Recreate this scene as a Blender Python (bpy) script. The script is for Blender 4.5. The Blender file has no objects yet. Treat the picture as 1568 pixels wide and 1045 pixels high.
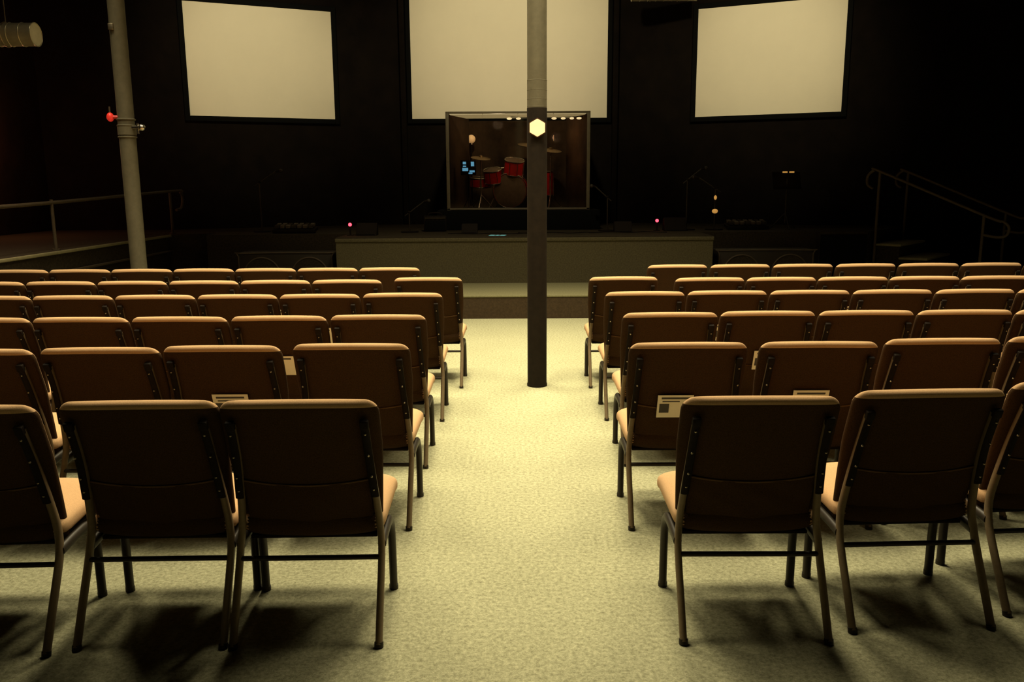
import bpy, bmesh, math, random
from mathutils import Vector, Matrix, Euler
random.seed(4)
R=math.radians
scene=bpy.context.scene
try: scene.view_settings.view_transform='Standard'
except Exception: pass

# ---------------------------------------------------------------- materials
def mat(name,col,rough=.6,metal=0.,var=.0,scale=20.,bump=0.,bscale=None,emit=None,es=0.,spec=.5,stretch=None,col2=None):
    m=bpy.data.materials.new(name); m.use_nodes=True
    nt=m.node_tree; b=nt.nodes['Principled BSDF']
    b.inputs['Base Color'].default_value=(*col,1); b.inputs['Roughness'].default_value=rough
    b.inputs['Metallic'].default_value=metal; b.inputs['Specular IOR Level'].default_value=spec
    tc=nt.nodes.new('ShaderNodeTexCoord'); mp=nt.nodes.new('ShaderNodeMapping')
    nt.links.new(tc.outputs['Object'],mp.inputs['Vector'])
    if stretch: mp.inputs['Scale'].default_value=stretch
    if var>0 or col2:
        n=nt.nodes.new('ShaderNodeTexNoise'); n.inputs['Scale'].default_value=scale; n.inputs['Detail'].default_value=6; n.inputs['Roughness'].default_value=.65
        nt.links.new(mp.outputs[0],n.inputs['Vector'])
        r=nt.nodes.new('ShaderNodeValToRGB'); r.color_ramp.elements[0].position=.35; r.color_ramp.elements[1].position=.65
        c1=[max(0,c*(1-var)) for c in col]; c2=col2 or [min(1,c*(1+var)) for c in col]
        r.color_ramp.elements[0].color=(*c1,1); r.color_ramp.elements[1].color=(*c2,1)
        nt.links.new(n.outputs['Fac'],r.inputs['Fac']); nt.links.new(r.outputs[0],b.inputs['Base Color'])
    if bump>0:
        n2=nt.nodes.new('ShaderNodeTexNoise'); n2.inputs['Scale'].default_value=bscale or scale*2; n2.inputs['Detail'].default_value=4
        nt.links.new(mp.outputs[0],n2.inputs['Vector'])
        bp=nt.nodes.new('ShaderNodeBump'); bp.inputs['Strength'].default_value=bump; bp.inputs['Distance'].default_value=.01
        nt.links.new(n2.outputs['Fac'],bp.inputs['Height']); nt.links.new(bp.outputs[0],b.inputs['Normal'])
    if emit:
        b.inputs['Emission Color'].default_value=(*emit,1); b.inputs['Emission Strength'].default_value=es
    return m

M={}
M['tan']=mat('fabric_tan',(.47,.295,.155),.95,var=.12,scale=300,bump=.25,bscale=600,spec=.1)
M['brown']=mat('fabric_brown',(.042,.0225,.0100),.95,var=.3,scale=260,bump=.3,bscale=500,spec=.06)
M['pipe']=mat('fabric_piping',(.11,.062,.028),.9,var=.1,scale=100,spec=.1)
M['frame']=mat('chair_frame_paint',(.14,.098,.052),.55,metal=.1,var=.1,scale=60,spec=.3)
M['legd']=mat('chair_frame_shaded',(.022,.016,.010),.5,metal=.1,var=.1,scale=60,spec=.3)  # frame paint darkened: shade on the front legs put into the colour
M['blkp']=mat('black_plastic',(.010,.0065,.004),.7,var=.2,scale=60,spec=.08)
M['screw']=mat('steel_screw',(.42,.35,.24),.4,metal=1,var=.05)
M['wall']=mat('black_wall_paint',(.0050,.0031,.0019),.85,var=.3,scale=3,bump=.1,bscale=80,spec=.08)
M['wallL']=mat('dark_brown_wall_paint',(.014,.007,.004),.85,var=.3,scale=3,bump=.1,bscale=80,spec=.1)
M['ceil']=mat('black_ceiling_paint',(.012,.011,.01),.9,var=.2,scale=4)
M['stagef']=mat('stage_fascia_carpet',(.080,.067,.036),.95,var=.2,scale=60,bump=.3,bscale=300,spec=.08)
M['tread']=mat('stage_step_carpet',(.19,.175,.095),.95,var=.2,scale=60,bump=.3,bscale=300,spec=.08)
M['deck']=mat('stage_deck_carpet',(.032,.024,.014),.9,var=.3,scale=40,bump=.3,bscale=200,spec=.08)
M['step']=mat('step_face_vinyl',(.042,.027,.013),.8,var=.2,scale=40,spec=.15)
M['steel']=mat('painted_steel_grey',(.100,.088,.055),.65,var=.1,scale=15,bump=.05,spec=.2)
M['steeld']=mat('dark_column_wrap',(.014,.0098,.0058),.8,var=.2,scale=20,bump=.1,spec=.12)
M['screen']=mat('screen_fabric',(.78,.715,.545),.9,var=.015,scale=2,spec=.1)
M['black']=mat('black_velvet_frame',(.003,.003,.0025),.9,var=.1,spec=.1)
M['rail']=mat('dark_rail_paint',(.070,.050,.030),.6,metal=.0,var=.1,spec=.2)
M['strip']=mat('edge_strip_trim',(.22,.19,.10),.6,var=.1,spec=.3)
M['paper']=mat('card_paper',(.75,.70,.56),.8,var=.02)
M['ink']=mat('printed_ink',(.05,.045,.04),.8,var=.1)
M['duct']=mat('galvanised_duct',(.55,.50,.34),.4,metal=.7,var=.1,scale=8)
M['red']=mat('red_drum_lacquer',(.58,.015,.012),.35,var=.1,scale=10)
M['chrome']=mat('chrome',(.55,.5,.42),.25,metal=1,var=.03)
M['head']=mat('drum_head',(.15,.10,.06),.7,var=.15)
M['brass']=mat('cymbal_brass',(.28,.18,.08),.4,metal=1,var=.1)
M['foam']=mat('acoustic_fabric_brown',(.036,.021,.011),.9,var=.5,scale=2.2,bump=.4,bscale=12,spec=.1)
M['boothf']=mat('booth_frame',(.11,.09,.055),.5,metal=.0,var=.1,spec=.3)
M['ledr']=mat('red_indicator',(.8,.02,.02),.4,emit=(1,.03,.05),es=7,var=.01)
M['leda']=mat('amber_indicator',(.9,.5,.1),.4,emit=(1,.5,.12),es=.4,var=.01)
M['ledb']=mat('tablet_glow',(.2,.6,.9),.3,emit=(.15,.5,.9),es=.8,var=.01)
M['refl_dot']=mat('reflection_dot_glow',(1,.9,.6),.3,emit=(1,.82,.48),es=1.4,var=.01)  # emission standing in for room lights reflected in the plexi
M['globe']=mat('frosted_globe',(1,.7,.4),.3,emit=(1,.55,.22),es=.4,var=.01)
M['wood']=mat('dark_sign_backing',(.05,.02,.008),.4,var=.3,scale=6)
M['cyan']=mat('set_list_paper_glow',(.30,.78,.85),.7,var=.1,emit=(.1,.6,.7),es=.2)  # sheet brightened by its own emission, not a light source
M['redm']=mat('red_valve_paint',(.6,.03,.02),.4,var=.1)
M['glowred']=mat('valve_tag_red_glow',(.7,.03,.02),.4,emit=(1,.05,.03),es=.25,var=.05)  # painted glow lifts the red tag; it is no lamp
M['hexw']=mat('pale_wood_glow',(.85,.72,.42),.6,var=.1,scale=10,emit=(1,.8,.45),es=.35)  # wood made to glow slightly so the sign looks lit

def carpet():
    m=bpy.data.materials.new('floor_carpet'); m.use_nodes=True; nt=m.node_tree; b=nt.nodes['Principled BSDF']
    b.inputs['Roughness'].default_value=.97; b.inputs['Specular IOR Level'].default_value=.1
    tc=nt.nodes.new('ShaderNodeTexCoord')
    n=nt.nodes.new('ShaderNodeTexNoise'); n.inputs['Scale'].default_value=55; n.inputs['Detail'].default_value=8; n.inputs['Roughness'].default_value=.85
    n2=nt.nodes.new('ShaderNodeTexNoise'); n2.inputs['Scale'].default_value=2.2; n2.inputs['Detail'].default_value=3
    for q in (n,n2): nt.links.new(tc.outputs['Object'],q.inputs['Vector'])
    r=nt.nodes.new('ShaderNodeValToRGB'); r.color_ramp.elements[0].position=.36; r.color_ramp.elements[1].position=.64
    r.color_ramp.elements[0].color=(.235,.23,.135,1); r.color_ramp.elements[1].color=(.66,.64,.42,1)
    nt.links.new(n.outputs['Fac'],r.inputs['Fac'])
    mx=nt.nodes.new('ShaderNodeMix'); mx.data_type='RGBA'; mx.blend_type='MULTIPLY'; mx.inputs[0].default_value=.3
    nt.links.new(r.outputs[0],mx.inputs[6])
    r2=nt.nodes.new('ShaderNodeValToRGB'); r2.color_ramp.elements[0].color=(.6,.58,.5,1); r2.color_ramp.elements[1].color=(1,1,1,1)
    nt.links.new(n2.outputs['Fac'],r2.inputs['Fac']); nt.links.new(r2.outputs[0],mx.inputs[7])
    nt.links.new(mx.outputs[2],b.inputs['Base Color'])
    bp=nt.nodes.new('ShaderNodeBump'); bp.inputs['Strength'].default_value=.8; bp.inputs['Distance'].default_value=.012
    nt.links.new(n.outputs['Fac'],bp.inputs['Height']); nt.links.new(bp.outputs[0],b.inputs['Normal'])
    return m
M['carpet']=carpet()

def plexi():
    m=bpy.data.materials.new('clear_plexiglass'); m.use_nodes=True; nt=m.node_tree
    for n in list(nt.nodes):
        if n.type!='OUTPUT_MATERIAL': nt.nodes.remove(n)
    out=[n for n in nt.nodes if n.type=='OUTPUT_MATERIAL'][0]
    t=nt.nodes.new('ShaderNodeBsdfTransparent'); t.inputs[0].default_value=(.8,.77,.72,1)
    g=nt.nodes.new('ShaderNodeBsdfGlossy'); g.inputs['Roughness'].default_value=.06
    f=nt.nodes.new('ShaderNodeFresnel'); f.inputs[0].default_value=1.6
    mx=nt.nodes.new('ShaderNodeMixShader')
    nt.links.new(f.outputs[0],mx.inputs[0]); nt.links.new(t.outputs[0],mx.inputs[1]); nt.links.new(g.outputs[0],mx.inputs[2]); nt.links.new(mx.outputs[0],out.inputs[0])
    return m
M['plexi']=plexi()

# ---------------------------------------------------------------- mesh builder
class B:
    def __init__(s,name): s.name=name; s.bm=bmesh.new(); s.m=[]
    def mi(s,k):
        if k not in s.m: s.m.append(k)
        return s.m.index(k)
    def join(s,t,k,X=None):
        if X is not None: bmesh.ops.transform(t,matrix=X,verts=t.verts)
        bmesh.ops.recalc_face_normals(t,faces=t.faces)
        if k is not None:
            i=s.mi(k)
            for f in t.faces: f.material_index=i
        for f in t.faces: f.smooth=True
        me=bpy.data.meshes.new('t'); t.to_mesh(me); t.free(); s.bm.from_mesh(me); bpy.data.meshes.remove(me)
    def box(s,c,sz,k,bev=0,rot=(0,0,0),X=None):
        t=bmesh.new(); bmesh.ops.create_cube(t,size=1); bmesh.ops.scale(t,vec=sz,verts=t.verts)
        if bev: bmesh.ops.bevel(t,geom=t.edges[:],offset=bev,segments=3,affect='EDGES',profile=.5)
        A=Matrix.Translation(c)@Euler(rot).to_matrix().to_4x4()
        s.join(t,k,(X@A) if X is not None else A)
    def cyl(s,p1,p2,r,k,r2=None,seg=24):
        p1=Vector(p1);p2=Vector(p2);d=p2-p1
        t=bmesh.new(); bmesh.ops.create_cone(t,cap_ends=True,segments=seg,radius1=r,radius2=r if r2 is None else r2,depth=d.length)
        s.join(t,k,Matrix.Translation((p1+p2)/2)@d.to_track_quat('Z','Y').to_matrix().to_4x4())
    def sph(s,c,r,k,sc=(1,1,1)):
        t=bmesh.new(); bmesh.ops.create_uvsphere(t,u_segments=20,v_segments=12,radius=r); bmesh.ops.scale(t,vec=sc,verts=t.verts)
        s.join(t,k,Matrix.Translation(c))
    def prism(s,poly,z0,z1,k,X=None,bev=0):
        t=bmesh.new(); vs=[t.verts.new((x,y,z0)) for x,y in poly]; f=t.faces.new(vs)
        e=bmesh.ops.extrude_face_region(t,geom=[f]); bmesh.ops.translate(t,vec=(0,0,z1-z0),verts=[v for v in e['geom'] if isinstance(v,bmesh.types.BMVert)])
        if bev: bmesh.ops.bevel(t,geom=t.edges[:],offset=bev,segments=2,affect='EDGES')
        s.join(t,k,X)
    def loft(s,rings,k,close=True,kf=None):
        t=bmesh.new(); V=[[t.verts.new(p) for p in r] for r in rings]; n=len(rings[0])
        for a,b in zip(V,V[1:]):
            for i in range(n): t.faces.new((a[i],a[(i+1)%n],b[(i+1)%n],b[i]))
        if close: t.faces.new(V[0][::-1]); t.faces.new(V[-1])
        bmesh.ops.recalc_face_normals(t,faces=t.faces)
        if kf:
            for f in t.faces: f.material_index=s.mi(kf(f))
            s.join(t,None)
        else: s.join(t,k)
    def tube(s,path,r,k,ry=None,seg=12,sub=5):
        P=[Vector(p) for p in path]
        if len(P)>2 and sub>1:
            Q=[]
            for i in range(len(P)-1):
                a=P[max(i-1,0)];b=P[i];c=P[i+1];d=P[min(i+2,len(P)-1)]
                for j in range(sub):
                    u=j/sub; Q.append(.5*((2*b)+(c-a)*u+(2*a-5*b+4*c-d)*u*u+(3*b-a-3*c+d)*u**3))
            Q.append(P[-1]); P=Q
        ry=ry or r; rings=[]; up=None
        for i,p in enumerate(P):
            T=(P[min(i+1,len(P)-1)]-P[max(i-1,0)]).normalized()
            if up is None: up=Vector((1,0,0)) if abs(T.x)<.8 else Vector((0,0,1))
            up=(up-T*up.dot(T)).normalized(); w=T.cross(up)
            rings.append([p+up*math.cos(2*math.pi*j/seg)*r+w*math.sin(2*math.pi*j/seg)*ry for j in range(seg)])
        s.loft(rings,k)
    def torus(s,c,Rr,r,k,ax=(0,0,1),seg=32):
        q=Vector(ax).to_track_quat('Z','Y')
        t=bmesh.new(); V=[]
        for i in range(seg):
            a=2*math.pi*i/seg; row=[]
            for j in range(8):
                b=2*math.pi*j/8; p=Vector(((Rr+r*math.cos(b))*math.cos(a),(Rr+r*math.cos(b))*math.sin(a),r*math.sin(b)))
                row.append(t.verts.new(q@p+Vector(c)))
            V.append(row)
        for i in range(seg):
            for j in range(8): t.faces.new((V[i][j],V[(i+1)%seg][j],V[(i+1)%seg][(j+1)%8],V[i][(j+1)%8]))
        s.join(t,k)
    def mesh(s):
        me=bpy.data.meshes.new(s.name); s.bm.to_mesh(me); s.bm.free()
        for k in s.m: me.materials.append(M[k])
        me.set_sharp_from_angle(angle=R(42)); return me
    def done(s,loc=(0,0,0),rz=0):
        return put(s.name,s.mesh(),loc,rz)
def put(name,me,loc=(0,0,0),rz=0):
    o=bpy.data.objects.new(name,me); scene.collection.objects.link(o); o.location=loc; o.rotation_euler=(0,0,rz); return o

# ---------------------------------------------------------------- room
YB=15.1; SL=.442
b=B('floor'); b.box((.2,5.9,-.05),(15.9,20,.1),'carpet'); b.done()
b=B('ceiling'); b.box((.2,5.9,6.25),(15.9,20,.1),'ceil'); b.done()
b=B('wall_left'); b.box((-7.6,5.9,3.1),(.2,20,6.2),'wallL'); b.done()
b=B('wall_right'); b.box((8.1,5.9,3.1),(.2,20,6.2),'wall'); b.done()
b=B('wall_front'); b.box((.25,-4.1,3.1),(15.5,.2,6.2),'wall'); b.done()
xe=5.5; ye=YB-SL*(xe-2.4)
b=B('wall_back')
b.prism([(-7.5,ye),(-xe,ye),(-2.4,YB),(2.4,YB),(xe,ye),(8,ye),(8,15.9),(-7.5,15.9)],0,6.2,'wall'); b.done()
b=B('trim_1')
for x in (-1.86,1.82):
    b.box((x,YB-.06,3.55),(.09,.12,5.3),'wall',.01)
b.done()

# ---------------------------------------------------------------- stage
b=B('stage')
z=.9
poly=[(-7.45,12.3),(-5,12.3),(-4.4,12.5),(-4.4,12.1),(-2.35,12.1),(-2.35,11.2),(2.70,11.2),(2.70,12.1),(4.4,12.1),(4.4,11.95),(5.08,11.95),(6.12,13.13),(6.12,13.68),(5.5,13.68),(2.38,YB-.03),(-2.38,YB-.03),(-5.48,13.68),(-7.45,13.68)]
b.prism(poly,0,z-.03,'deck')
b.prism(poly,z-.03,z,'deck')
b.box((.175,11.195,.43),(5.04,.02,.86),'stagef')
b.box((.175,11.19,z-.035),(5.06,.04,.05),'stagef',.008)
b.box((4.74,11.94,.43),(.66,.03,.86),'black')
b.done()
b=B('stage_step')
b.box((.1,10.54,.13),(9.0,1.26,.26),'step'); b.box((.1,10.54,.272),(9.02,1.28,.024),'tread',.006)
b.done()
b=B('stage_walkway')
b.box((-6.23,8.7,.435),(2.44,7.15,.87),'deck'); b.box((-6.23,8.7,.885),(2.46,7.18,.03),'deck',.005); b.box((-4.99,8.7,.88),(.03,7.18,.035),'strip',.008); b.box((-4.99,8.7,.66),(.03,7.18,.03),'rail',.008); b.done()

SR=R(-41.3); SLOC=(5.13,11.98,0)
b=B('stage_stairs')
for i in range(4):
    zt=.72-.18*i; x0=.02+.36*i
    b.box((x0+.18,.68,zt/2),(.36,1.15,zt),'deck'); b.box((x0+.185,.68,zt-.012),(.38,1.17,.03),'strip',.006)
b.done(SLOC,SR)
def stair_rail(y):
    b=B('stair_handrail')
    b.tube([(-.02,y,1.50),(-.10,y,1.56),(-.10,y,1.68),(-.02,y,1.75),(.08,y,1.73),(1.47,y,1.13),(1.64,y,1.08),(1.72,y,1.0),(1.70,y,.9),(1.60,y,.87),(1.42,y,.90)],.018,'rail')
    b.cyl((.06,y,.0),(.06,y,1.73),.018,'rail'); b.cyl((1.42,y,.0),(1.42,y,1.15),.018,'rail')
    b.cyl((.06,y,0),(.06,y,.015),.05,'rail'); b.cyl((1.42,y,0),(1.42,y,.015),.05,'rail')
    b.done(SLOC,SR)
stair_rail(.03); stair_rail(1.32)
b=B('walkway_railing')
x=-5.06
b.tube([(x,5.3,.92),(x,5.3,1.28),(x,5.4,1.38),(x,8.5,1.40),(x,12.6,1.52),(x,12.95,1.50),(x,13.02,1.40),(x,12.95,1.27),(x,12.75,1.24)],.02,'rail',sub=6)
for y in (6.2,9.3,12.55):
    b.cyl((x,y,.9),(x,y,1.395+.018*max(0,y-6)),.018,'rail'); b.cyl((x,y,.9),(x,y,.915),.045,'rail')
b.done()

# ---------------------------------------------------------------- screens
def screen(c,w,h,rz):
    b=B('projection_screen')
    b.box((0,0,0),(w,.03,h),'screen'); 
    for sx in (-1,1): b.box((sx*(w/2+.04),.0,0),(.08,.06,h+.16),'black',.008)
    for sz in (-1,1): b.box((0,.0,sz*(h/2+.04)),(w,.06,.08),'black',.008)
    b.done(c,rz)
screen((-.02,YB-.035,4.04),3.40,2.62,0)
ang=math.atan(SL)
for sx,xc in ((-1,-4.10),(1,4.24)):
    yc=YB-SL*(abs(xc)-2.4)
    n=Vector((-sx*math.sin(ang),-math.cos(ang)))
    screen((xc+n.x*.035,yc+n.y*.035,3.585 if sx<0 else 3.58),2.33,1.75,-sx*ang)

# ---------------------------------------------------------------- columns
b=B('support_column')
x,y=.199,6.5
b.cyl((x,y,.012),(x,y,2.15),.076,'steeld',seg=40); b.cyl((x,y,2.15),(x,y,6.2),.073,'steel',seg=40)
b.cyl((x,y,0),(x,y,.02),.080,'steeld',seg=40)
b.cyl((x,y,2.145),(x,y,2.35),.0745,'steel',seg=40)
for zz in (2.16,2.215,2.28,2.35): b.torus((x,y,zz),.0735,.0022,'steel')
b.done()
b=B('hexagonal_wood_sign')
hx=[(.066*math.cos(R(60*i+30)),.066*math.sin(R(60*i+30))) for i in range(6)]
b.prism(hx,-.01,.01,'hexw',Matrix.Rotation(R(90),4,'X'),bev=.002)
b.prism([(p*1.12,q*1.12) for p,q in hx],-.004,.006,'wood',Matrix.Translation((0,.006,0))@Matrix.Rotation(R(90),4,'X'))
b.done((x,y-.089,2.0))
b=B('support_column')
x,y=-3.80,8.5
b.cyl((x,y,0),(x,y,6.2),.078,'steel',seg=40); b.cyl((x,y,0),(x,y,.02),.13,'steel')
for zz in (2.07,2.18,2.24): b.torus((x,y,zz),.08,.010,'steel')
b.cyl((x,y,2.09),(x,y,2.18),.086,'steel')
b.cyl((x,y-.02,2.16),(x+.16,y-.05,2.16),.02,'chrome'); b.sph((x+.17,y-.05,2.16),.034,'chrome'); b.cyl((x+.13,y-.05,2.10),(x+.13,y-.05,2.2),.012,'chrome')
b.cyl((x,y-.02,2.26),(x-.12,y-.05,2.26),.018,'redm'); b.sph((x-.13,y-.05,2.26),.034,'glowred',(1,1,1.3))
b.cyl((x-.13,y-.05,2.28),(x-.13,y-.05,2.36),.008,'rail')
b.box((x-.03,y-.08,3.1),(.05,.03,.06),'screw',.005)
b.done()

def duct(x0,x1,y,z,r):
    b=B('spiral_air_duct')
    b.cyl((x0,y,z),(x1,y,z),r,'duct',seg=40)
    n=int((x1-x0)/.12)
    for i in range(n+1): b.torus((x0+(x1-x0)*i/n,y,z),r+.001,.005,'duct',(1,0,0))
    for xx in (x0+.3,x1-.3): b.cyl((xx,y,z),(xx,y,6.2),.006,'screw',seg=8); b.torus((xx,y,z),r+.006,.006,'screw',(1,0,0))
    b.done()
duct(-7.48,-4.87,9.0,3.13,.115)
duct(1.96,3.0,14.2,4.60,.12)

# ---------------------------------------------------------------- chair
def sgnp(v,e): return math.copysign(abs(v)**e,v)
bk=B('church_chair')
Z0,H=.312,.558
def yb(s): return .20-.18*max(s,0)**1.2
def wb(s): return .244+.027*min(1,s/.65)
TH=.034
def rear(x,z):
    s=(z-Z0)/H; return yb(s)-TH-.02*(1-min(1,(x/wb(s))**2))
SS=[0,.003,.008,.016,.028,.045,.07]+[.1+i*.065 for i in range(13)]+[.90,.925,.94,.955,.968,.978,.986,.993,.998,1]
SS=sorted(set(SS)); N=56; rings=[]
for s in SS:
    w=wb(s); th=TH; d=(1-s)*H; e=s*H
    if d<.05: w-=.05-math.sqrt(max(0,.05**2-(.05-d)**2)); 
    if d<TH: th=TH*math.sqrt(max(.01,1-((TH-d)/TH)**2))
    if e<.04: w-=(.04-math.sqrt(max(0,.04**2-(.04-e)**2)))
    if e<.03: th=TH*math.sqrt(max(.01,1-((.03-e)/.03)**2))
    ring=[]
    for j in range(N):
        a=2*math.pi*j/N; cx=sgnp(math.cos(a),.42)*w; cy=sgnp(math.sin(a),.75)*th
        cr=1-min(1,(cx/.275)**2)
        ring.append((cx,yb(s)+cy-.02*cr,Z0+H*s+.008*cr*s))
    rings.append(ring)
def kf(f):
    c=f.calc_center_median(); cr=1-min(1,(c.x/.275)**2); s=(c.z-.008*cr-Z0)/H
    if (1-s)*H<.028 : return 'tan'
    return 'tan' if c.y>yb(s)-.02*cr+.004 else 'brown'
bk.loft(rings,None,kf=kf)
pp=[]
for i in range(13):
    x=-.235+.47*i/12; zz=.565-.022*(1-(x/.235)**2); pp.append((x,rear(x,zz)-.002,zz))
bk.tube(pp,.004,'pipe',seg=8,sub=2)
t=bmesh.new(); G=[]
for i in range(25):
    row=[]
    for j in range(13):
        x=-.222+.444*i/24; zt=.565-.022*(1-(x/.235)**2); zz=.38+(zt-.38)*j/12
        row.append(t.verts.new((x,rear(x,zz)-.004-.009*math.sin(j/12*math.pi)*math.cos(x*6)-.0025*math.sin(x*34+j*.9),zz)))
    G.append(row)
for i in range(24):
    for j in range(12): t.faces.new((G[i][j],G[i+1][j],G[i+1][j+1],G[i][j+1]))
bk.join(t,'brown')
# seat
rings=[]; y0,y1=.12,.53
for q in [0,.004,.012,.025,.045,.08,.15,.3,.5,.7,.82,.89,.93,.96,.98,.992,1]:
    y=y0+(y1-y0)*q; d=min(q,1-q)*(y1-y0); w=.268; h=.050
    if d<.045: k=math.sqrt(max(.01,1-((.045-d)/.045)**2)); w-=.045*(1-k); h*=max(.12,k)
    zc=.378+.03*q-(.02*max(0,q-.8)/.2)
    w-=.008*(1-q)
    rings.append([(sgnp(math.cos(2*math.pi*j/N),.45)*w,y,zc+sgnp(math.sin(2*math.pi*j/N),.7)*h*(1+.12*(1-abs(math.cos(2*math.pi*j/N)))) ) for j in range(N)])
def ks(f):
    c=f.calc_center_median()
    if c.y<.155 and abs(c.x)<.23: return 'brown'
    return 'tan' if c.z>.362 else 'brown'
bk.loft(rings,None,kf=ks)
bk.box((0,.33,.325),(.46,.36,.014),'blkp',.004)
for sx in (-1,1):
    X=lambda p:(p[0]*sx,p[1],p[2])
    bk.tube([X(p) for p in [(.253,-.055,.008),(.253,.01,.13),(.253,.07,.24),(.252,.102,.31),(.246,.118,.39),(.238,.100,.50),(.228,.060,.65),(.224,.005,.79)]],.0130,'frame',ry=.018,sub=6)
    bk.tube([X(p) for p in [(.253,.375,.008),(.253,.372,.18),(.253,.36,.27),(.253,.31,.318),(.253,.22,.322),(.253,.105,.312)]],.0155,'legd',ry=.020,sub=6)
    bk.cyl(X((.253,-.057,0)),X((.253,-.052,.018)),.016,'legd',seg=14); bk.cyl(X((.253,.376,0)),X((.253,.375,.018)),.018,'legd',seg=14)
    bk.tube([X(p) for p in [(.238,.084,.50),(.229,.045,.65),(.2245,-.008,.785)]],.0145,'blkp',ry=.007,sub=4)
    bk.box(X((.2245,-.008,.79)),(.030,.020,.034),'blkp',.004,rot=(R(20),0,0))
    for zz in (.755,.67,.585,.53):
        xx=.2245+(.785-zz)*.045; yy=-.008+(.785-zz)*.34
        bk.sph(X((xx,yy-.009,zz)),.0042,'screw')
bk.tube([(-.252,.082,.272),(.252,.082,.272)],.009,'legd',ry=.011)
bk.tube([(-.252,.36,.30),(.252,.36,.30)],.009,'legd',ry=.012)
chair=bk.mesh()

cd=B('pamphlet')
yr=rear(0,.58)-.0145
X=Matrix.Translation((0,yr,.582))@Euler((R(20),0,0)).to_matrix().to_4x4()
cd.box((0,0,0),(.165,.003,.125),'paper',X=X)
cd.box((0,-.0022,.046),(.13,.001,.010),'ink',X=X); cd.box((-.02,-.0022,.028),(.08,.001,.006),'ink',X=X)
cd.box((-.05,-.0022,-.01),(.045,.001,.05),'ink',X=X)
card=cd.mesh()

def row(y,edge,side,n,dy=(0,),cards=(),pitch=.55,special=None,rzs=None):
    for k in range(n):
        x=edge+side*(.270+k*pitch); yy=y+(dy[k] if k<len(dy) else dy[-1])
        if special and k in special: x+=special[k]
        rz=R(random.uniform(-1.0,1.0))
        if rzs and k in rzs: rz=R(rzs[k])
        put('church_chair',chair,(x,yy,0),rz)
        if k in cards: 
            o=put('pamphlet',card,(x+random.uniform(-.02,.02),yy,0),rz)
            if side>0 and k==0: o.location.x-=.06; o.location.z=-.02; o.location.y+=.004
row(2.71,-.454,-1,4,(0,0,-.05,-.06),pitch=.557,rzs={0:1,1:1,2:2},special={1:.015,2:-.02})
row(3.72,-.468,-1,5,(0,-.03,-.06,-.08),cards=(1,),pitch=.56,special={1:-.02,2:-.0})
row(4.58,-.478,-1,6,(0,-.02,-.03),cards=(1,))
row(5.53,-.462,-1,7,(0,-.03),cards=(1,))
row(6.48,-.385,-1,8,(0,-.13),cards=(2,),special={i:-.06 for i in range(1,8)})
row(7.30,-.805,-1,7,(0,),pitch=.545)
row(2.72,.576,1,4,(0,.08,.20,.28),pitch=.615,rzs={0:-.5,1:2,2:4})
row(3.70,.534,1,5,(0,0,.06,.10),cards=(0,1),pitch=.595)
row(4.60,.620,1,6,(0,.03),cards=(1,),pitch=.557)
row(5.53,.625,1,7,(0,.02),cards=(1,),pitch=.557)
row(6.45,.602,1,8,(0,-.1),cards=(3,),special={i:.10 for i in range(1,8)})
row(7.40,1.21,1,8,(0,),pitch=.56)

# ---------------------------------------------------------------- drum booth
b=B('drum_riser'); b.box((.11,13.93,1.05),(2.5,2.0,.30),'black',.01); b.done()
bx0,bx1,by,zb,zt=-.96,1.18,13.0,1.2,2.66
b=B('drum_booth')
yb2=14.7
b.box(((bx0+bx1)/2,yb2,(zb+zt)/2),(bx1-bx0,.05,zt-zb),'foam',.01)
rr=[]
for zz in (zb+.01,1.5,1.9,2.3,zt-.03):
    rr.append([(bx0+.04+(bx1-bx0-.08)*i/90,yb2-.14-.06*math.sin(i*.21+.9*math.sin(zz*2.5))-.03*math.sin(i*.13+zz),zz) for i in range(91)]+[(bx1-.04-(bx1-bx0-.08)*i/90,yb2-.03,zz) for i in range(91)])
b.loft(rr,'foam')
for xx,sg in ((bx0,1),(bx1,-1)):
    b.box((xx,(by+yb2)/2,(zb+zt)/2),(.03,yb2-by,zt-zb),'foam')
    b.box((xx,by,(zb+zt)/2),(.05,.05,zt-zb),'boothf',.006)
    b.box((xx+sg*.14,13.42,(zb+zt)/2),(.04,.85,zt-zb-.06),'foam',.01,rot=(0,0,R(-18*sg)))
b.box(((bx0+bx1)/2,by,zt),(bx1-bx0+.05,.05,.03),'boothf',.006); b.box(((bx0+bx1)/2,by,zb+.02),(bx1-bx0+.05,.05,.03),'boothf',.006)
w4=(bx1-bx0)/4
for i in range(4):
    b.box((bx0+w4*(i+.5),by,(zb+zt)/2),(w4-.01,.008,zt-zb-.06),'plexi')
for i in range(1,4): b.box((bx0+w4*i,by-.006,(zb+zt)/2),(.012,.016,zt-zb),'plexi')
b.done()
b=B('plexi_reflections')  # room lights mirrored in the plexi, built as glowing dots on a cord
b.tube([(.0,13.08,2.60),(.5,13.08,2.585),(1.1,13.08,2.60)],.005,'blkp')
for i,xx in enumerate((-.02,.12,.50,.66,.80,.93,1.04)):
    b.sph((xx,13.08,2.575),.026,'refl_dot',(1.5-.1*(i%3),1,.7))
b.done()
b=B('drum_kit')
zf=1.206
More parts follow.
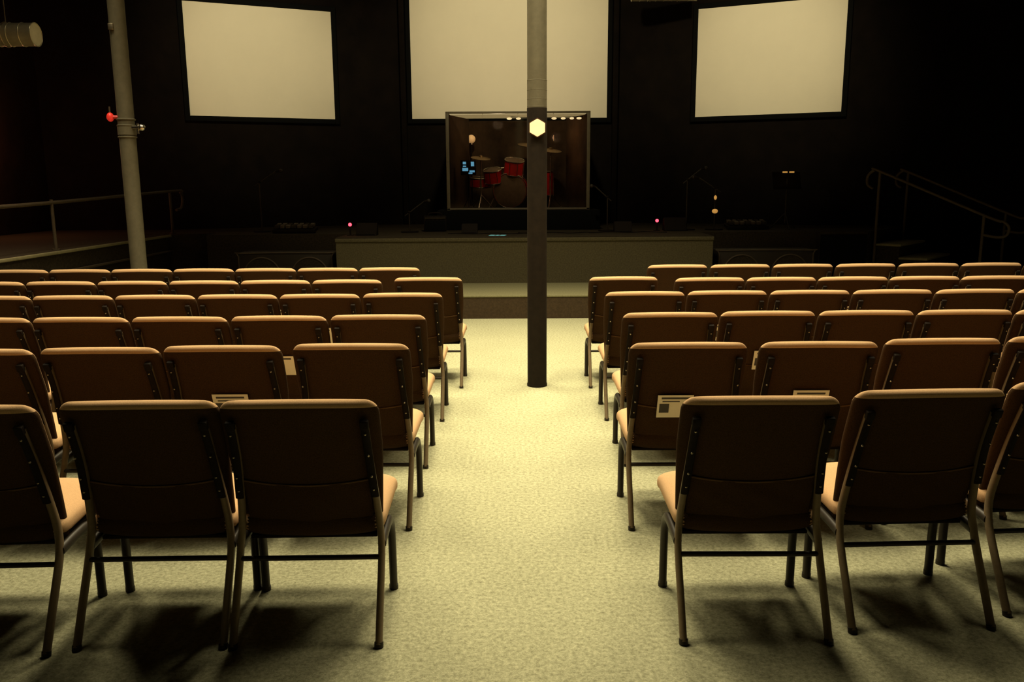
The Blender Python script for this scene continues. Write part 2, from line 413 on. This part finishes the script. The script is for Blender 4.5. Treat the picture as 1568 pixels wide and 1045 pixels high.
def drum(c,ax,r,d,front='head'):
    c=Vector(c);a=Vector(ax).normalized()
    b.cyl(c-a*d/2,c+a*d/2,r,'red',seg=36); b.cyl(c-a*(d/2+.004),c+a*(d/2+.004),r*.96,front,seg=36)
    for s in (-1,1): b.torus(c+a*s*d/2,r+.004,.010,'chrome',a)
    q=a.to_track_quat('Z','Y')
    for i in range(8):
        v=q@Vector((math.cos(i*math.pi/4)*(r+.01),math.sin(i*math.pi/4)*(r+.01),0)); b.cyl(c+v-a*d*.42,c+v+a*d*.42,.006,'chrome',seg=8)
def stand(x,y,z,top):
    for i in range(3):
        a=R(120*i+20); b.cyl((x,y,z+.22),(x+.2*math.cos(a),y+.2*math.sin(a),z+.012),.009,'chrome',seg=8)
    b.cyl((x,y,z+.06),(x,y,top),.011,'chrome',seg=10)
def cym(x,y,z,r,tilt=12):
    q=Euler((R(tilt),R(6),0)).to_matrix()
    rr=[]; 
    for rad,h in ((r,0),(r*.6,.012),(r*.22,.022),(r*.14,.04),(.01,.045)):
        rr.append([q@Vector((rad*math.cos(2*math.pi*j/32),rad*math.sin(2*math.pi*j/32),h))+Vector((x,y,z)) for j in range(32)])
    b.loft(rr,'brass')
cx,cy=-.12,13.8
drum((cx+.12,cy,zf+.29),(.1,1,.02),.27,.40)
for sx in (-1,1): b.cyl((cx+.12+sx*.26,cy-.1,zf+.2),(cx+.12+sx*.36,cy-.2,zf+.012),.01,'chrome',seg=8)
drum((cx-.17,cy-.14,zf+.52),(-.1,-.3,1),.14,.20); drum((cx+.17,cy-.12,zf+.66),(.1,-.3,1),.155,.22)
b.cyl((cx+.05,cy,zf+.5),(cx+.05,cy,zf+.74),.014,'chrome'); b.cyl((cx-.12,cy-.06,zf+.64),(cx+.17,cy-.06,zf+.66),.01,'chrome')
drum((cx+.60,cy+.1,zf+.40),(0,-.05,1),.20,.38)
for i in range(3):
    a=R(120*i); b.cyl((cx+.60+.22*math.cos(a),cy+.1+.22*math.sin(a),zf),(cx+.60+.22*math.cos(a),cy+.1+.22*math.sin(a),zf+.45),.008,'chrome',seg=8)
drum((cx-.38,cy+.1,zf+.42),(0,-.1,1),.17,.14); stand(cx-.38,cy+.1,zf,zf+.36)
for (x,y,zz,r) in ((cx-.36,cy-.2,zf+.80,.16),(cx+.76,cy-.05,zf+.92,.18),(cx+.42,cy+.25,zf+1.02,.19)):
    stand(x,y,zf,zz+.05); cym(x,y,zz,r)
b.done()
b=B('drum_throne'); b.cyl((cx+.02,14.25,1.62),(cx+.02,14.25,1.70),.15,'blkp'); 
b.cyl((cx+.02,14.25,1.25),(cx+.02,14.25,1.62),.018,'chrome')
for i in range(3):
    a=R(120*i+30); b.cyl((cx+.02,14.25,1.42),(cx+.02+.18*math.cos(a),14.25+.18*math.sin(a)*.9,1.212),.011,'chrome',seg=8)
b.done()
b=B('tablet_on_stand')
tx,ty=-.66,13.20
for i in range(3):
    a=R(120*i+30); b.cyl((tx,ty,1.4),(tx+.11*math.cos(a),ty+.11*math.sin(a),1.212),.009,'blkp',seg=8)
b.cyl((tx,ty,1.3),(tx,ty,1.78),.011,'blkp')
X=Matrix.Translation((tx,ty-.01,1.85))@Euler((R(-12),0,R(8))).to_matrix().to_4x4()
b.box((0,0,0),(.24,.015,.23),'blkp',.004,X=X)
for (px,pz,pw,ph) in ((-.06,.07,.05,.04),(.065,.055,.05,.07),(-.05,-.03,.09,.05),(.055,-.06,.08,.03),(-.06,.02,.05,.02),(.03,-.09,.06,.02)):
    b.box((px,-.009,pz),(pw,.003,ph),'ledb',X=X)
b.done()
b=B('globe_lamp')
b.cyl((-.66,14.3,1.205),(-.66,14.3,1.23),.10,'blkp'); b.cyl((-.66,14.3,1.22),(-.66,14.3,2.27),.012,'blkp'); b.cyl((-.66,14.3,2.25),(-.66,14.3,2.28),.03,'chrome'); b.sph((-.66,14.3,2.34),.07,'globe'); b.done()

# ---------------------------------------------------------------- stage gear
def mic_stand(x,y,z,h,dx=.3,amber=False):
    b=B('microphone_stand')
    b.cyl((0,0,0),(0,0,.02),.13,'blkp'); b.cyl((0,0,.02),(0,0,h),.010,'legd',seg=10)
    b.cyl((-dx*.3,0,h-.06),(dx,0,h+.15),.009,'legd',seg=10); b.sph((0,0,h),.02,'blkp')
    b.cyl((dx,0,h+.15),(dx*1.3,0,h+.16),.014,'blkp',r2=.022); b.sph((dx*1.33,0,h+.16),.028,'legd')
    if amber:
        b.sph((0,-.02,.28),.034,'leda',(1.3,1,1)); b.sph((0,-.02,.48),.022,'leda',(1,1,1.5))
    b.done((x,y,z))
mic_stand(-3.78,12.75,.9,.75,.25); mic_stand(3.04,12.6,.9,.62,-.25,True); mic_stand(2.62,12.6,.9,.75,.2)
mic_stand(-1.5,12.4,.9,.3,.22); mic_stand(1.42,12.45,.9,.5,-.18)
b=B('music_stand')
for i in range(3):
    a=R(120*i+30); b.cyl((0,0,.25),(.22*math.cos(a),.22*math.sin(a),.01),.009,'legd',seg=8)
b.cyl((0,0,.1),(0,0,.75),.012,'legd'); b.box((0,.02,.72),(.42,.012,.28),'blkp',.004,rot=(R(-25),0,0)); b.box((0,-.05,.60),(.42,.06,.012),'blkp')
b.box((-.05,-.04,.845),(.07,.02,.022),'leda',.003); b.box((.05,-.04,.845),(.07,.02,.022),'leda',.003)
b.done((4.1,12.6,.9))
def amp(x,y,rz,w=.5,h=.42):
    b=B('guitar_amplifier')
    b.box((0,0,h/2+.01),(w,.26,h),'blkp',.015); b.box((0,-.13,h*.42),(w*.9,.01,h*.68),'black',.003); b.box((0,-.133,h*.9),(w*.9,.012,h*.12),'deck',.003)
    b.tube([(-.1,0,h+.01),(-.08,0,h+.05),(.08,0,h+.05),(.1,0,h+.01)],.01,'blkp')
    for i in range(5): b.cyl((-.12+.06*i,-.135,h*.9),(-.12+.06*i,-.150,h*.9),.010,'deck',seg=10)
    for sx in (-1,1):
        for sy in (-1,1): b.cyl((sx*(w/2-.05),sy*.09,0),(sx*(w/2-.05),sy*.09,.015),.015,'blkp',seg=8)
    b.done((x,y,.9),rz)
def wedge(x,y,rz,led=False,sc=1):
    b=B('floor_monitor_speaker')
    w=.46*sc
    X=Matrix.Rotation(R(90),4,'Z')@Matrix.Rotation(R(90),4,'X')
    b.prism([(-.16*sc,0),(.18*sc,0),(.14*sc,.26*sc),(.02*sc,.28*sc)],-w/2,w/2,'blkp',X,bev=.006)
    b.box((0,-.075*sc,.14*sc),(w*.85,.28*sc,.01),'blkp',rot=(R(57),0,0))
    if led: b.cyl((-w*.62-.06,0.02,.0),(-w*.62-.06,.02,.13),.012,'blkp',seg=10); b.cyl((-w*.62-.06,0.02,.0),(-w*.62-.06,.02,.01),.05,'blkp'); b.sph((-w*.62-.06,.015,.15),.024,'ledr')
    b.done((x,y,.9),rz)
wedge(-2.02,11.75,0,True,.62); wedge(2.42,12.45,0,True,.7); wedge(1.62,12.2,0,False,.55); wedge(-.6,12.1,0,False,.5)
amp(-1.15,12.72,R(5),w=.34,h=.22)
def pedals(x,y,rz):
    b=B('pedalboard'); b.box((0,0,.035),(.62,.26,.05),'blkp',.008,rot=(R(8),0,0))
    for i in range(7):
        for j in range(2): b.box((-.25+.083*i,-.06+.12*j,.085+j*.017),(.06,.09,.045),'rail' if (i+j)%3 else 'deck',.006,rot=(R(8),0,0))
    b.done((x,y,.915),rz)
pedals(-3.2,12.45,0); pedals(3.55,12.7,0)
b=B('set_list_sheet'); b.box((0,0,.002),(.16,.22,.003),'cyan'); b.box((0,.03,.004),(.11,.02,.001),'ink'); b.box((0,-.03,.004),(.11,.02,.001),'ink'); b.done((-.19,11.55,.9),R(80))
b=B('instrument_cable')
for q in range(3):
    p=[(-.9+q*1.0+i*.14,11.95+.1*math.sin(i*1.7+q*2)+.06*q,.906) for i in range(9)]; b.tube(p,.006,'blkp',seg=6,sub=3)
b.done()
for (x0,x1) in ((-3.8,-2.47),(2.86,4.2)):
    b=B('subwoofer_cabinet'); w=x1-x0
    b.box((0,0,.345),(w,.5,.67),'legd',.02)
    b.tube([(-w/2+.02,-.255,.03),(-w/2+.02,-.255,.62),(-w/2+.07,-.255,.67),(w/2-.07,-.255,.67),(w/2-.02,-.255,.62),(w/2-.02,-.255,.03)],.009,'rail',seg=8,sub=3)
    for sx in (-1,1):
        b.torus((sx*w*.25,-.25,.36),.25,.012,'rail',(0,1,0),seg=40); b.cyl((sx*w*.25,-.252,.36),(sx*w*.25,-.25,.36),.24,'deck'); b.sph((sx*w*.25,-.24,.36),.1,'blkp',(1,.4,1))
    for sx in (-1,1):
        for sy in (-1,1): b.cyl((sx*(w/2-.08),sy*.18,0),(sx*(w/2-.08),sy*.18,.02),.03,'blkp')
    b.done(((x0+x1)/2,11.82,0))
b=B('wall_sconce'); b.box((-7.47,11.6,2.1),(.06,.12,.2),'blkp',.01); b.cyl((-7.40,11.6,2.05),(-7.40,11.6,2.18),.05,'globe',r2=.07); b.done()

# ---------------------------------------------------------------- lights
WARM=(1,.872,.56)
def spot(loc,tgt,e,size=100,blend=.6,rad=.12,col=WARM):
    d=Vector(tgt)-Vector(loc); dn=d.normalized(); p=Vector(loc)
    b=B('ceiling_spot_housing'); h=min(.34,(6.2-loc[2])*.45+.02)
    if p.z+rad+h>6.15: h=max(.1,6.12-p.z-rad)
    b.cyl(p-dn*(rad+h),p-dn*(rad+.02),.12,'blkp'); q=p-dn*(rad+h*.6); b.cyl(q,(q.x,q.y,6.2),.012,'blkp',seg=8); b.torus(p-dn*(rad+.02),.12,.008,'blkp',dn); b.done()
    L=bpy.data.lights.new('ceiling_spot','SPOT'); L.energy=e; L.spot_size=R(size); L.spot_blend=blend; L.shadow_soft_size=rad; L.color=col
    o=bpy.data.objects.new('ceiling_spot',L); scene.collection.objects.link(o); o.location=loc; o.rotation_euler=d.to_track_quat('-Z','Y').to_euler()
for (x,y,e) in ((-.6,5.1,760),(.8,5.3,690),(-3.5,5.2,520),(3.7,5.3,520),(-2.1,4.8,230),(2.3,4.8,230)):
    spot((x,y,5.4),(x*.95,y+.15,0),e,118,.95,.55)
for (x,y,e) in ((-.8,7.3,1000),(1.0,7.3,860),(-3.9,7.2,470),(4.1,7.2,470)):
    spot((x,y,5.4),(x*.95,y-1.1,0),e,112,.95,.5)
spot((0,9.2,5.7),(0,15,3.9),920,60,1,.15)  # this and the next two: added washes to brighten the screens
spot((-2.6,9.2,5.7),(-4.15,14.2,3.6),760,48,1,.15)
spot((2.6,9.2,5.7),(4.15,14.2,3.6),830,48,1,.15)
spot((0,8.4,5.6),(0,10.9,.3),430,84,.9,.2)  # added spot to brighten the stage front and step
def point(loc,e,col,r=.08):
    L=bpy.data.lights.new('warm_point','POINT'); L.energy=e; L.color=col; L.shadow_soft_size=r
    o=bpy.data.objects.new('warm_point',L); scene.collection.objects.link(o); o.location=loc
point((-.2,13.2,2.5),6.5,(1,.75,.45)); point((.7,13.3,2.3),4,(1,.6,.33))  # added point lamps without a bulb, warming the booth interior and drums
point((-7.2,11.6,2.3),38,(1,.42,.2))

w=bpy.data.worlds.new('world'); scene.world=w; w.use_nodes=True
w.node_tree.nodes['Background'].inputs[0].default_value=(1,.85,.6,1); w.node_tree.nodes['Background'].inputs[1].default_value=.01

# ---------------------------------------------------------------- camera
c=bpy.data.cameras.new('camera'); c.sensor_width=36; c.lens=29.3
co=bpy.data.objects.new('camera',c); scene.collection.objects.link(co)
co.matrix_world=Matrix.Translation((0,0,1.58))@Matrix.Rotation(R(90-10.6),4,'X')@Matrix.Rotation(R(-.35),4,'Z')
scene.camera=co
